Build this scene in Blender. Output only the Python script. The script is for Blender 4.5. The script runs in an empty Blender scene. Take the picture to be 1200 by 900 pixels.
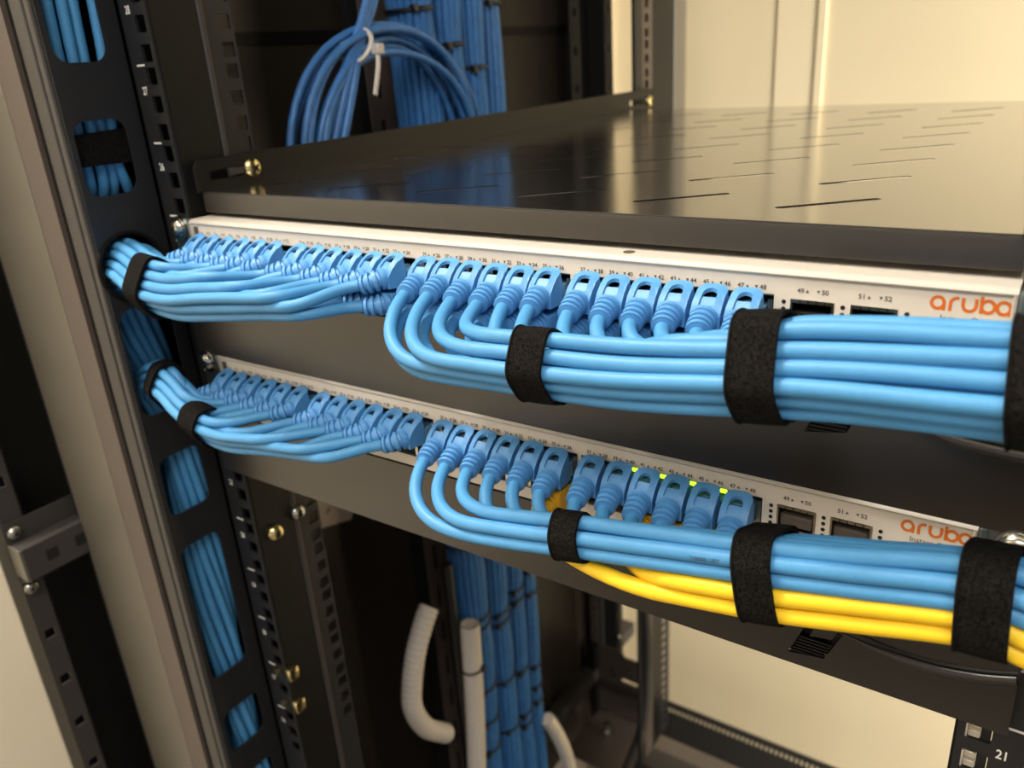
import bpy, bmesh, math, random
from mathutils import Vector, Matrix
from mathutils.geometry import delaunay_2d_cdt
random.seed(7)
S = 0.001                      # everything below is written in millimetres
scn = bpy.context.scene
C = scn.collection

# ---------------------------------------------------------------- camera
cam = bpy.data.cameras.new('camera'); camo = bpy.data.objects.new('camera', cam); C.objects.link(camo)
camo.location = Vector((453.84, -304.65, 213.13)) * S
camo.rotation_euler = (1.1879, 0.0650, 0.5981)
cam.sensor_width = 36; cam.sensor_fit = 'HORIZONTAL'; cam.lens = 954.07 / 1200 * 36
cam.clip_start = 0.01; cam.clip_end = 50
cam.dof.use_dof = True; cam.dof.focus_distance = 0.36; cam.dof.aperture_fstop = 10
scn.camera = camo

# ---------------------------------------------------------------- light
scn.view_settings.view_transform = 'Standard'; scn.view_settings.look = 'None'
scn.view_settings.gamma = 1; scn.view_settings.use_curve_mapping = False
scn.view_settings.exposure = 0.0
w = bpy.data.worlds.new('world'); scn.world = w; w.use_nodes = True
bg = w.node_tree.nodes['Background']; bg.inputs[0].default_value = (1.0, 0.94, 0.86, 1); bg.inputs[1].default_value = 0.5

def area(name, loc, target, sx, sy, power, col):
    l = bpy.data.lights.new(name, 'AREA'); l.shape = 'RECTANGLE'; l.size = sx; l.size_y = sy
    l.energy = power; l.color = col
    o = bpy.data.objects.new(name, l); C.objects.link(o); o.location = Vector(loc)
    o.rotation_euler = (Vector(target) - Vector(loc)).to_track_quat('-Z', 'Y').to_euler()
    return o
area('ceiling_light_front', (0.75, -1.0, 1.45), (0.25, -0.1, 0.0), 1.3, 0.8, 33, (1.0, 0.96, 0.91))
area('back_wall_fill', (2.2, 0.35, 0.0), (0.3, 0.9, -0.3), 0.5, 2.0, 122, (1.0, 0.93, 0.82))  # added fill lamp for the back wall
area('left_wall_fill', (-0.38, -0.3, 1.4), (-0.62, -0.1, -0.6), 0.3, 0.3, 36, (1.0, 0.95, 0.86))  # added fill lamp, placed only to brighten the left wall

# ---------------------------------------------------------------- materials
def lin(r, g, b):
    f = lambda c: (c/255/12.92) if c/255 <= 0.04045 else ((c/255+0.055)/1.055)**2.4
    return (f(r), f(g), f(b), 1)
def mat(name, rgb, rough=.5, metal=0, spec=.5, noise=0, nscale=200, bump=0, bscale=1500, emit=None, es=1, trans=0, coat=0, hi=None):
    m = bpy.data.materials.new(name); m.use_nodes = True; nt = m.node_tree; b = nt.nodes['Principled BSDF']
    col = lin(*rgb)
    b.inputs['Base Color'].default_value = col
    b.inputs['Roughness'].default_value = rough; b.inputs['Metallic'].default_value = metal
    b.inputs['Specular IOR Level'].default_value = spec
    b.inputs['Transmission Weight'].default_value = trans
    b.inputs['Coat Weight'].default_value = coat
    if coat: b.inputs['IOR'].default_value = 1.9; b.inputs['Coat Roughness'].default_value = .16; b.inputs['Coat IOR'].default_value = 1.7
    tc = nt.nodes.new('ShaderNodeTexCoord')
    if noise:
        n = nt.nodes.new('ShaderNodeTexNoise'); n.inputs['Scale'].default_value = nscale; n.inputs['Detail'].default_value = 3
        nt.links.new(tc.outputs['Object'], n.inputs['Vector'])
        mx = nt.nodes.new('ShaderNodeMix'); mx.data_type = 'RGBA'
        mx.inputs[6].default_value = tuple(c*(1-noise) for c in col[:3])+(1,)
        mx.inputs[7].default_value = tuple(min(1, c*(1+noise)) for c in col[:3])+(1,)
        if hi: mx.inputs[7].default_value = lin(*hi)
        mr = nt.nodes.new('ShaderNodeMapRange'); mr.inputs[1].default_value = .36; mr.inputs[2].default_value = .66
        nt.links.new(n.outputs['Fac'], mr.inputs[0]); nt.links.new(mr.outputs[0], mx.inputs[0]); nt.links.new(mx.outputs[2], b.inputs['Base Color'])
    if bump:
        n = nt.nodes.new('ShaderNodeTexNoise'); n.inputs['Scale'].default_value = bscale
        nt.links.new(tc.outputs['Object'], n.inputs['Vector'])
        bp = nt.nodes.new('ShaderNodeBump'); bp.inputs['Strength'].default_value = bump; bp.inputs['Distance'].default_value = 0.0004
        nt.links.new(n.outputs['Fac'], bp.inputs['Height']); nt.links.new(bp.outputs[0], b.inputs['Normal'])
    if emit:
        b.inputs['Emission Color'].default_value = lin(*emit); b.inputs['Emission Strength'].default_value = es
    return m
M = dict(
 blue=mat('sky_blue_jacket', (70, 138, 189), .5, spec=.4, noise=.05, nscale=60),
 boot=mat('blue_boot_rubber', (78, 140, 196), .48, noise=.04, nscale=300),
 plug=mat('tinted_plug_plastic', (112, 165, 205), .18, trans=.35),
 yellow=mat('yellow_jacket', (240, 198, 36), .5, spec=.4, noise=.04, nscale=60),
 gold_boot=mat('yellow_boot_rubber', (222, 170, 40), .5),
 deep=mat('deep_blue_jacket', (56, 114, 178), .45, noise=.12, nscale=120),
 velcro=mat('black_hook_and_loop', (9, 9, 8), .95, spec=.08, noise=.6, nscale=1300, hi=(30, 28, 26), bump=1, bscale=1500),
 velcro_edge=mat('strap_selvedge', (22, 20, 19), .9, spec=.1),
 cream=mat('cream_powder_coat', (184, 177, 166), .42, noise=.02, bump=.05),
 cream_face=mat('cream_face_paint', (218, 209, 196), .5, noise=.02),
 ink=mat('grey_print', (82, 76, 71), .6),
 white_ink=mat('white_print', (235, 232, 225), .6),
 orange=mat('orange_print', (214, 108, 30), .5),
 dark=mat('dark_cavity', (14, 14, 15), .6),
 black=mat('black_powder_coat', (14, 14, 14), .45, spec=.35, noise=.06, bump=.12, bscale=2500),
 blackg=mat('black_gloss_steel', (20, 19, 18), .22, noise=.05, bump=.05, bscale=2500),
 shelf=mat('shelf_satin_steel', (22, 22, 24), .2, spec=1.0, coat=1),
 panelm=mat('blank_panel_plastic', (41, 37, 33), .34, spec=.7, bump=.05, bscale=2500),
 duct=mat('duct_steel', (29, 29, 31), .5, noise=.04, bump=.1, bscale=2500),
 taupe=mat('taupe_post_paint', (94, 89, 78), .4, noise=.03, nscale=20),
 brown=mat('post_return_paint', (86, 76, 69), .5),
 rib=mat('grey_trim_seal', (56, 53, 51), .5),
 steel=mat('bright_zinc', (190, 188, 180), .22, metal=1, noise=.15, nscale=400),
 ear=mat('ear_zinc', (130, 140, 140), .35, metal=.9),
 brass=mat('yellow_zinc', (222, 206, 150), .25, metal=1, noise=.2, nscale=400),
 shield=mat('port_shield', (170, 165, 150), .3, metal=1),
 led=mat('green_led', (150, 240, 20), .4, emit=(160, 255, 30), es=3.5),
 wall=mat('cream_wall_paint', (242, 226, 188), .85, noise=.02, nscale=4, bump=.1, bscale=300),
 wall2=mat('plain_wall_paint', (244, 232, 208), .8, noise=.02, nscale=4, bump=.15, bscale=200),
 trim=mat('pale_trim_paint', (250, 234, 196), .7),
 floor=mat('dark_floor', (92, 84, 76), .6, noise=.15, nscale=8),
 ceil=mat('ceiling_paint', (225, 218, 205), .9),
 conduit=mat('white_corrugated_plastic', (206, 198, 188), .55, noise=.03),
 tie=mat('black_nylon', (20, 20, 22), .4),
 nickel=mat('dull_nickel', (196, 188, 174), .35, metal=.35),
 white_tie=mat('white_nylon', (205, 198, 190), .4),
 side=mat('side_panel_steel', (48, 42, 36), .38, noise=.05, nscale=6),
 sticker=mat('white_label_stock', (205, 190, 178), .5),
)

# ---------------------------------------------------------------- helpers
def V(*p): return Vector(p)
def obj(name, bm, m, parent=None, loc=(0, 0, 0), smooth=True, kind=None):
    """link bm (mm, world coordinates) as one mesh object whose origin is loc (or its parent's origin)"""
    org = Vector(loc)
    if parent is not None: org = Vector(parent['_org'])
    me = bpy.data.meshes.new(name)
    bmesh.ops.translate(bm, verts=bm.verts, vec=-org)
    bmesh.ops.scale(bm, verts=bm.verts, vec=(S, S, S))
    bmesh.ops.recalc_face_normals(bm, faces=bm.faces)
    bm.to_mesh(me); bm.free()
    if smooth:
        for p in me.polygons: p.use_smooth = True
        try: me.set_sharp_from_angle(angle=math.radians(38))
        except Exception: pass
    me.materials.append(M[m])
    o = bpy.data.objects.new(name, me); C.objects.link(o)
    if parent is not None: o.parent = parent
    else: o.location = org * S
    o['_org'] = tuple(org)
    if kind: o['kind'] = kind
    return o
def tag(o, label, cat, group=None):
    o['label'] = label; o['category'] = cat
    if group: o['group'] = group
    return o
def thing(name, label, cat, loc=(0, 0, 0), group=None):
    o = bpy.data.objects.new(name, None); C.objects.link(o); o.empty_display_size = .01
    o.location = Vector(loc) * S; o['_org'] = tuple(loc)
    return tag(o, label, cat, group)
def box(bm, x0, x1, y0, y1, z0, z1):
    v = [bm.verts.new((x, y, z)) for z in (z0, z1) for y in (y0, y1) for x in (x0, x1)]
    for f in ((0, 1, 3, 2), (4, 6, 7, 5), (0, 4, 5, 1), (2, 3, 7, 6), (0, 2, 6, 4), (1, 5, 7, 3)):
        bm.faces.new([v[i] for i in f])
    return v
def B(*boxes):
    bm = bmesh.new()
    for b in boxes: box(bm, *b)
    return bm
def bev(bm, w, seg=2):
    bmesh.ops.bevel(bm, geom=list(bm.edges), offset=w, segments=seg, affect='EDGES', profile=.5)
    return bm
def prism(bm, pts, z0, z1, fn=lambda a, b, c: (a, b, c)):
    lo = [bm.verts.new(fn(a, b, z0)) for a, b in pts]; hi = [bm.verts.new(fn(a, b, z1)) for a, b in pts]
    n = len(pts)
    for i in range(n): bm.faces.new((lo[i], lo[(i+1) % n], hi[(i+1) % n], hi[i]))
    bm.faces.new(lo[::-1]); bm.faces.new(hi)
    return bm
def rrect(x0, x1, y0, y1, r, n=6):
    r = min(r, (x1-x0)/2-1e-3, (y1-y0)/2-1e-3); out = []
    for cx, cy, a in ((x1-r, y1-r, 0), (x0+r, y1-r, 90), (x0+r, y0+r, 180), (x1-r, y0+r, 270)):
        for k in range(n+1):
            t = math.radians(a + 90*k/n); out.append((cx+r*math.cos(t), cy+r*math.sin(t)))
    return out
def plate(outer, holes, thick, fn):
    """flat sheet with real holes; fn maps (u, v, w) -> world mm, w runs over the thickness"""
    vs = []; es = []
    for pts in [outer]+holes:
        k = len(vs); n = len(pts); vs += [Vector((p[0], p[1])) for p in pts]; es += [(k+i, k+(i+1) % n) for i in range(n)]
    v2, e2, f2, *_ = delaunay_2d_cdt(vs, es, [], 0, 1e-6)
    hb = [(min(p[0] for p in h), max(p[0] for p in h), min(p[1] for p in h), max(p[1] for p in h), h) for h in holes]
    def inside(x, y, poly):
        c = False; n = len(poly)
        for i in range(n):
            (x0, y0), (x1, y1) = poly[i], poly[(i+1) % n]
            if (y0 > y) != (y1 > y) and x < (x1-x0)*(y-y0)/(y1-y0)+x0: c = not c
        return c
    keep = []
    for f in f2:
        x = sum(v2[i][0] for i in f)/len(f); y = sum(v2[i][1] for i in f)/len(f)
        if inside(x, y, outer) and not any(h[0] < x < h[1] and h[2] < y < h[3] and inside(x, y, h[4]) for h in hb): keep.append(tuple(f))
    bm = bmesh.new(); h = thick/2
    A = [bm.verts.new(fn(p[0], p[1], h)) for p in v2]; Z = [bm.verts.new(fn(p[0], p[1], -h)) for p in v2]
    cnt = {}
    for f in keep:
        bm.faces.new([A[i] for i in f]); bm.faces.new([Z[i] for i in reversed(f)])
        for i in range(len(f)):
            e = (f[i], f[(i+1) % len(f)]); cnt[tuple(sorted(e))] = cnt.get(tuple(sorted(e)), 0)+1
    for (i, j), c in cnt.items():
        if c == 1: bm.faces.new((A[i], A[j], Z[j], Z[i]))
    bmesh.ops.delete(bm, geom=[v for v in bm.verts if not v.link_faces], context='VERTS')
    return bm
def text_bm(s, size, depth=.08, bold=0.0):
    cu = bpy.data.curves.new('t', 'FONT'); cu.body = s; cu.size = size; cu.extrude = depth; cu.resolution_u = 2
    cu.offset = bold; cu.align_x = 'CENTER'; cu.align_y = 'CENTER'
    o = bpy.data.objects.new('t', cu); C.objects.link(o)
    dg = bpy.context.evaluated_depsgraph_get(); dg.update()
    me = bpy.data.meshes.new_from_object(o.evaluated_get(dg))
    bm = bmesh.new(); bm.from_mesh(me)
    bpy.data.objects.remove(o); bpy.data.curves.remove(cu); bpy.data.meshes.remove(me)
    return bm
def put(dst, src, fn):
    mp = {v: dst.verts.new(fn(*v.co)) for v in src.verts}
    for f in src.faces:
        try: dst.faces.new([mp[v] for v in f.verts])
        except ValueError: pass
    src.free()
def frames(P):
    n = len(P); T = []
    for i in range(n):
        t = P[min(i+1, n-1)] - P[max(i-1, 0)]; T.append(t.normalized() if t.length > 1e-9 else Vector((0, 0, 1)))
    up = Vector((0, 0, 1)) if abs(T[0].z) < .9 else Vector((0, 1, 0))
    N = [(up - T[0]*up.dot(T[0])).normalized()]
    for i in range(1, n):
        v = N[-1] - T[i]*N[-1].dot(T[i]); N.append(v.normalized())
    return T, N
def sweep(bm, P, rad, seg=12, caps=True, sx=1.0):
    T, N = frames(P); rings = []
    for i, p in enumerate(P):
        r = rad[i] if hasattr(rad, '__len__') else rad
        b = T[i].cross(N[i])
        rings.append([bm.verts.new(p + (N[i]*math.cos(a) + b*math.sin(a)*sx)*r) for a in (2*math.pi*k/seg for k in range(seg))])
    for a, b in zip(rings, rings[1:]):
        for k in range(seg): bm.faces.new((a[k], a[(k+1) % seg], b[(k+1) % seg], b[k]))
    if caps: bm.faces.new(rings[0][::-1]); bm.faces.new(rings[-1])
    return bm
def catmull(pts, step=6):
    pts = [Vector(p) for p in pts]
    Q = [2*pts[0]-pts[1]] + pts + [2*pts[-1]-pts[-2]]; out = []
    for i in range(1, len(Q)-2):
        n = max(2, int((Q[i+1]-Q[i]).length/step))
        for k in range(n):
            t = k/n; a, b, c, d = Q[i-1], Q[i], Q[i+1], Q[i+2]
            out.append(.5*((2*b)+(c-a)*t+(2*a-5*b+4*c-d)*t*t+(3*b-a-3*c+d)*t**3))
    out.append(pts[-1]); return out
def bez(a, b, c, d, n):
    return [a*(1-t)**3+3*b*(1-t)**2*t+3*c*(1-t)*t*t+d*t**3 for t in (k/n for k in range(n))]
def cyl(bm, a, b, r, seg=16, r2=None):
    a, b = Vector(a), Vector(b)
    return sweep(bm, [a, b], [r, r if r2 is None else r2], seg)
U = 44.45

# ---------------------------------------------------------------- room
FLZ = -1090
obj('floor', B((-650, 3200, -2600, 902, FLZ-20, FLZ)), 'floor', kind='structure', smooth=False)
obj('wall_back', B((-650, 3200, 900, 930, FLZ, 1520)), 'wall', kind='structure', smooth=False)
obj('wall_left', B((-680, -650, -2600, 930, FLZ, 1520)), 'wall2', kind='structure', smooth=False)
obj('ceiling', B((-680, 3200, -2600, 930, 1520, 1550)), 'ceil', kind='structure', smooth=False)
bm = B((73, 125, 898.6, 900, -300, 1520)); box(bm, 127, 137, 897, 900, -300, 1520)
obj('trim_1', bm, 'trim', kind='structure', smooth=False)

# ---------------------------------------------------------------- cabinet: sides, posts, base
def rect(a, b, c, d): return [(a, c), (b, c), (b, d), (a, d)]
t = thing('cabinet_frame', 'tall black equipment cabinet frame with a broad grey-brown front post at the left', 'cabinet', (-110, 0, FLZ+0))
Z0, Z1 = FLZ+2, 760
bm = bmesh.new()
prism(bm, [(-173, -30), (-171, -42), (-166, -46), (-101, -46), (-97, -45.6), (-97, -42), (-173, -42)], Z0, Z1)
obj('front_post', bm, 'taupe', t)
obj('post_return', B((-96.8, -73, -45.4, -42, Z0, Z1)), 'brown', t, smooth=False)
bm = B((-179, -39.8, -41.9, -41.4, Z0, Z1), (-136, -135, -41.3, 60, Z0, Z1)); obj('inner_shade_sheet', bm, 'dark', t, smooth=False)  # added dark sheets, painting the shade seen through the duct slots
bm = bmesh.new(); prism(bm, rrect(-61.5, -47.5, -46.6, -42, 1.8), Z0, Z1); prism(bm, rrect(-46.2, -39.8, -46.6, -42, 1.6), Z0, Z1)
obj('edge_trim', bm, 'rib', t)
# rear corner post with two punched faces, and its neighbour edge
def punched(u0, u1, z0, z1, uc, pitch, hw, hh, th, fn, zs=None):
    zs = zs or [z0+pitch*(k+.5) for k in range(int((z1-z0)/pitch))]
    return plate(rect(u0, u1, z0, z1), [rect(uc-hw, uc+hw, z-hh, z+hh) for z in zs], th, fn)
YP = 745
obj('rear_post', punched(-163, -147.5, -840, Z1, -155, 49, 2.6, 5.2, 2, lambda u, v, w_: (u, YP+w_, v)), 'taupe', t, smooth=False)
obj('rear_post', punched(-109.5, -101.5, -790, Z1, -105, 49, 2, 5, 2, lambda u, v, w_: (u, YP+w_, v)), 'taupe', t, smooth=False)
obj('post_core', B((-200, -163, 760, 800, Z0, Z1), (-147.5, -110, 765, 768, -840, Z1), (-165, -146, 752, 764, -840, Z1)), 'dark', t, smooth=False)
# base beams
obj('base_beam', plate(rect(-150, 620, -945, -862), [rect(-8+k*8.2, -4+k*8.2, -886, -874) for k in range(72)], 3, lambda u, v, w_: (u, 744+w_, v)), 'rib', t, smooth=False)
obj('base_beam', bev(B((-172, -145, 60, 885, -868, -842)), 2), 'rib', t)
obj('base_beam', B((-150, 620, 700, 744, -1010, -985)), 'rib', t, smooth=False)
bm = plate([(-150, -868), (-150, -790), (-100, -790), (-92, -800), (-52, -800), (-52, -868)], [rrect(-100, -50.5, -857, -849, 3)], 3, lambda u, v, w_: (u, 742+w_, v))
obj('gusset_plate', bm, 'brown', t, smooth=False)
obj('gusset_plate', B((-148, -60, 738, 741, -935, -890)), 'brown', t, smooth=False)
obj('bottom_tray', B((-150, -50, 620, 741, -948, -944)), 'brown', t, smooth=False)
obj('bottom_tray', B((-170, 600, 60, 610, -1022, -1015)), 'rib', t, smooth=False)
obj('base_post', B((-158, -146, 726, 742, -1010, -790)), 'black', t, smooth=False)
for k, (x, z) in enumerate(((-152, -805), (-152, -851), (-112, -845), (-80, -826), (-118, -835), (-104, -756))):
    bm = bmesh.new(); cyl(bm, (x, 741, z), (x, 735, z), 4.5, 12); obj('bolt', bm, 'steel', t)
bm = bmesh.new(); cyl(bm, (-105, 690, -944), (-105, 690, -915), 6, 12); cyl(bm, (-105, 690, -938), (-105, 690, -930), 9, 6); obj('bolt', bm, 'steel', t)
bm = bmesh.new(); cyl(bm, (-128, 560, -1015), (-128, 560, -1009), 12, 20); obj('grommet', bm, 'sticker', t)

obj('roof_light_block', B((-179, 621, -46, 790, 760, 764)), 'black', t, smooth=False)  # unseen sheet added to keep overhead light out of the cabinet
obj('right_light_block', B((618, 621, -46, 600, Z0, 760)), 'black', t, smooth=False)  # unseen sheet, cut short so side light reaches only the rear
sp = thing('side_panel', 'dark brown steel side panel of the cabinet, upper sheet above the seam', 'panel', (-180, 400, 246))
obj('sheet', B((-179, -175.5, 40, 790, 248, 760)), 'side', sp, smooth=False)
sp = thing('side_panel', 'dark steel side panel of the cabinet, lower sheet below the seam', 'panel', (-180, 400, -980))
obj('sheet', B((-182, -179, 40, 775, -1000, 246)), 'side', sp, smooth=False)
obj('seam_strip', B((-179, -176, 40, 775, 238, 249)), 'black', sp, smooth=False)
lb = bmesh.new(); prism(lb, [(196, -190), (246, -190), (246, -252), (238, -264), (196, -252)], 0, 2, lambda a, b, c: (-178+c, a, b))
lo = obj('label_board', lb, 'sticker', None, (-178, 220, -230)); tag(lo, 'pale label board with a small dark arrow mark, below the lower blank panel', 'label')
bm = bmesh.new(); prism(bm, [(203, -240), (210, -231), (209, -236), (214, -235)], 2.0, 2.3, lambda a, b, c: (-178+c, a, b))
put(bm, text_bm('powersource', 7, .1), lambda x, y, z: (-175.7+z, 231+x*.75, -234+y-x*.12))
o = obj('label_print', bm, 'ink', lo)

# punched frame beyond the front post, with bolted bracket (faces +X)
pf = thing('punched_frame', 'black punched steel upright beyond the grey-brown post at lower left', 'frame', (-185, -90, FLZ))
FX = lambda u, v, w_: (-190+w_, u, v)
obj('punched_flange', plate(rect(-92, -76.5, Z0, 760), [rect(-88.4, -80, z-4.5, z+4.5) for z in (-201.4-46.7*k for k in range(-20, 16)) if not -165 < z < -95], 2, FX), 'rib', pf, smooth=False)
obj('hole_shade_sheet', B((-206, -204, -92, -70, Z0, 760)), 'dark', pf, smooth=False)  # added dark sheet standing in for the shade inside the punched holes
obj('outer_strip', B((-192, -189, -101, -92.4, Z0, 760)), 'taupe', pf, smooth=False)
obj('web', B((-225, -191.5, -76, -74, Z0, 760), (-227, -225, -76, 60, Z0, 760)), 'black', pf, smooth=False)
br = thing('cross_bracket', 'black channel bracket with square holes bolted across the punched upright', 'bracket', (-186, -90, -120))
BX = lambda u, v, w_: (w_, u, v)
bm = bmesh.new()
prism(bm, [(-188.5, -94), (-186, -94), (-186, -111), (-167, -107), (-165, -109), (-165, -136), (-167, -138), (-186, -146), (-188, -146), (-188, -143), (-168, -134), (-168, -111), (-188.5, -114)], -93, -14, lambda a, b, c: (a, c, b))
obj('channel', bm, 'rib', br)
for y in (-73, -50, -27):
    obj('square_hole', B((-165.4, -164.6, y-4.5, y+4.5, -127, -118)), 'dark', br, smooth=False)
obj('end_cap', B((-185, -167, -94.5, -93, -137, -110)), 'taupe', br, smooth=False)
def pan_screw(c, d, r, parent, m='steel', name='screw'):
    """domed cross-head screw at c looking along d"""
    bm = bmesh.new(); c = Vector(c); d = Vector(d).normalized()
    P = [c+d*h for h in (-1, 0, r*.25, r*.45, r*.58, r*.6)]
    sweep(bm, P, [r, r, r*.93, r*.72, r*.42, r*.2], 20)
    o = obj(name, bm, m, parent)
    a = d.orthogonal().normalized(); b = d.cross(a)
    bm = bmesh.new()
    for e, f in ((a, b), (b, a)):
        q = [c+e*r*.42*sx+f*r*.1*sy+d*h for h in (r*.5, r*.66) for sx, sy in ((-1, -1), (1, -1), (1, 1), (-1, 1))]
        vs = [bm.verts.new(p) for p in q]
        for fc in ((0, 1, 2, 3), (4, 5, 6, 7), (0, 1, 5, 4), (1, 2, 6, 5), (2, 3, 7, 6), (3, 0, 4, 7)): bm.faces.new([vs[i] for i in fc])
    obj('cross_recess', bm, 'dark', o)
    return o
pan_screw((-185.8, -86.5, -103), (1, 0, 0), 5.6, br)
pan_screw((-185.8, -88, -153), (1, -.1, 0), 5.4, br)

# ---------------------------------------------------------------- vertical cable duct with slots (plane X = -38)
du = thing('cable_duct', 'black slotted vertical cable duct beside the front rail, cables pass through its openings', 'duct', (-38, -20, FLZ))
DX = lambda u, v, w_: (-38.8+w_, u, v)
circ = lambda cy, cz, r: [(cy+r*math.cos(2*math.pi*k/28), cz+r*math.sin(2*math.pi*k/28)) for k in range(28)]
slots = [rrect(-41, -8, 226, 330, 9), rrect(-41, -7.5, 150, 194, 9), circ(-25, 105, 21.5), rrect(-42.5, -6, 5, 79, 9), rrect(-41, -8, -72, -27, 7), rrect(-41, -8, -217, -98.5, 7), rrect(-41, -7, -291, -252, 7),
         rrect(-41, -8, -430, -320, 7), rrect(-41, -8, 366, 410, 9)]
obj('back_shade_sheet', B((-135, -30, 25, 26, -900, 700)), 'dark', du, smooth=False)  # added dark sheet, gives the shade behind the duct cables
obj('gap_shade_strip', B((-38, -28.8, 5.2, 6, -900, 700)), 'dark', du, smooth=False)  # near-black strip painting the shaded gap between duct and rail
obj('slotted_face', plate(rect(-44.6, 3, -900, 700), slots, 1.6, DX), 'duct', du, smooth=False)
bm = bmesh.new()
P = [V(-37.6, -25+21.5*math.cos(a), 105+21.5*math.sin(a)) for a in (2*math.pi*k/36 for k in range(37))]
sweep(bm, P, 1.5, 8, caps=False); obj('grommet', bm, 'velcro_edge', du)

# ---------------------------------------------------------------- mounting rails
hz = []
for n in range(16, 32):
    zb = (n-23)*U
    hz += [zb+6.35, zb+22.2, zb+38.1]
def front_rail(name, label, xi, sgn, digits_x):
    """xi inner edge; the flange reaches outward (sgn -1 left, +1 right)"""
    t = thing(name, label, 'rail', (xi, 0, -900))
    a, b = sorted((xi, xi+sgn*24.6)); hx = xi+sgn*7.5
    fl = plate(rect(a, b, -900, 700), [rrect(hx-4.75, hx+4.75, z-4.75, z+4.75, .8, 2) for z in hz], 2, lambda u, v, w_: (u, 1+w_, v))
    obj('front_flange', fl, 'duct', t, smooth=False)
    xs = xi+sgn*1
    obj('side_web', B((min(xs, xs-sgn*1.8), max(xs, xs-sgn*1.8), 2, 38, -900, 700)), 'black', t, smooth=False)
    bm = bmesh.new()
    for n in range(16, 32):
        zz = (n-23)*U+20
        prism(bm, rrect(5, 25, zz-5, zz+5, 3.2), 0, .9, lambda p, q, r_: (xs-sgn*r_, p, q))
    obj('embossing', bm, 'dark', t)
    bm = bmesh.new(); sweep(bm, [V(xs-sgn*.5, 36, -900), V(xs-sgn*.5, 36, 700)], 2.6, 12)
    sweep(bm, [V(xs-sgn*.2, 29, -900), V(xs-sgn*.2, 29, 700)], 1.4, 10)
    obj('stiffening_rib', bm, 'rib', t)
    obj('outer_web', B((min(xi+sgn*23, xi+sgn*24), max(xi+sgn*23, xi+sgn*24), 27, 59, -900, 700)), 'dark', t, smooth=False)  # dark web added so the side flange holes look shaded
    sf = plate(rect(38, 59, -900, 700), [rrect(52.5-4.5, 52.5+4.5, z-4.5, z+4.5, .8, 2) for z in hz], 1.8, lambda u, v, w_: (xs+w_, u, v))
    obj('side_flange', sf, 'duct', t, smooth=False)
    bm = bmesh.new(); bt = bm
    for n in range(16, 31):
        zt = (n-22)*U
        put(bm, text_bm(str(n), 6.4, .05, .12), lambda x, y, z: (digits_x+x*.72, -.1+z*.5, zt-14.5+y))
        xc = digits_x+1.2 if sgn < 0 else digits_x+4
        box(bt, xc-3.8, xc+3.8, -.15, .05, zt-.55, zt+.55)
    obj('unit_scale', bm, 'white_ink', t, smooth=False)
    return t
railL = front_rail('mounting_rail', 'black left front mounting rail with square holes and white unit numbers', -4, -1, -21.2)
railR = front_rail('mounting_rail', 'black right front mounting rail marked 21 at lower right corner', 446, 1, 462.8)
rr = thing('mounting_rail', 'black rear mounting rail with square holes behind the shelf', 'rail', (-4, 640, -900))
hzr = [z for z in [(n-23)*U+o for n in range(6, 32) for o in (6.35, 22.2, 38.1)]]
obj('side_flange', plate(rect(640, 668, -900, 700), [rect(648, 657, z-4.5, z+4.5) for z in hzr], 2, lambda u, v, w_: (-5+w_, u, v)), 'brown', rr, smooth=False)
obj('edge_bead', B((-8, -4, 621, 640, -900, 700)), 'duct', rr, smooth=False)
obj('side_web', B((-8, -4, 668, 700, -900, 700), (-8, -4, 728, 732, -900, 700), (-8, -4, 700, 728, -60, 700)), 'black', rr, smooth=False)
obj('punched_web', plate(rect(700, 728, -900, -60), [rrect(706, 722, z-5, z+5, 4) for z in (-70-16.5*k for k in range(50))], 2, lambda u, v, w_: (-5+w_, u, v)), 'duct', rr, smooth=False)
bm = B((-14, -8.2, 640, 668, -900, 700)); obj('rail_hole_shade', bm, 'dark', rr, smooth=False)  # added dark block painting the shade behind the rear rail holes
bm = bmesh.new(); prism(bm, rrect(-20, -4, 732, 775, 7), -600, 700); obj('rear_post', bm, 'taupe', rr)
# cage nuts
def cage_nut(x, z, sgn, label, grp=None, big=False):
    t = thing('cage_nut', label, 'nut', (x, 0, z), grp)
    mm = 'brass' if sgn else 'nickel'
    if not sgn:
        bm = B((x-4.6, x-3.7, -.8, 3, z-4.2, z+4.2), (x-3.7, x+.6, .1, 3, z-3.9, z-.7), (x-3.7, x+.6, .1, 3, z+.9, z+3.9)); obj('square_nut', bev(bm, .25, 1), mm, t)
        bm = B((x+.7, x+4.5, 1.2, 3, z-4.5, z+4.5)); obj('recess', bm, 'dark', t); return
    obj('cage', bev(B((x-6, x+6, .2+2, 8, z-5.5, z+5.5)), .8), mm, t)
    bm = bmesh.new(); cyl(bm, (x, 2.2, z), (x, -.6, z), 4.0, 6); obj('nut', bm, mm, t)
    bm = bmesh.new(); box(bm, x-4.9, x-3.9, -1.6, 3, z-3.8, z+3.8); box(bm, x+3.9, x+4.9, -1.6, 3, z-3.8, z+3.8)
    obj('spring_clip', bm, 'steel', t)
    bm = bmesh.new(); cyl(bm, (x, -.61, z), (x, -.7, z), 2.4, 12); obj('thread', bm, 'dark', t)
    if sgn:
        bm = bmesh.new(); box(bm, -2.8, 3.5, -2, 7, z-2, z+9)
        obj('side_clip', bev(bm, .8), 'brass', t)
cage_nut(-11.5, -222.25-6.35, 1, 'gold cage nut in the left rail, upper of the pair')
cage_nut(-11.5, -222.25-38.1, 1, 'gold cage nut in the left rail, lower of the pair')
cage_nut(453.5, -50.8, 0, 'bright cage nut above the number 21 in the right rail')
cage_nut(453.5, -66.7, 0, 'bright cage nut in the right rail, bottom right corner, below the other')
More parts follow.
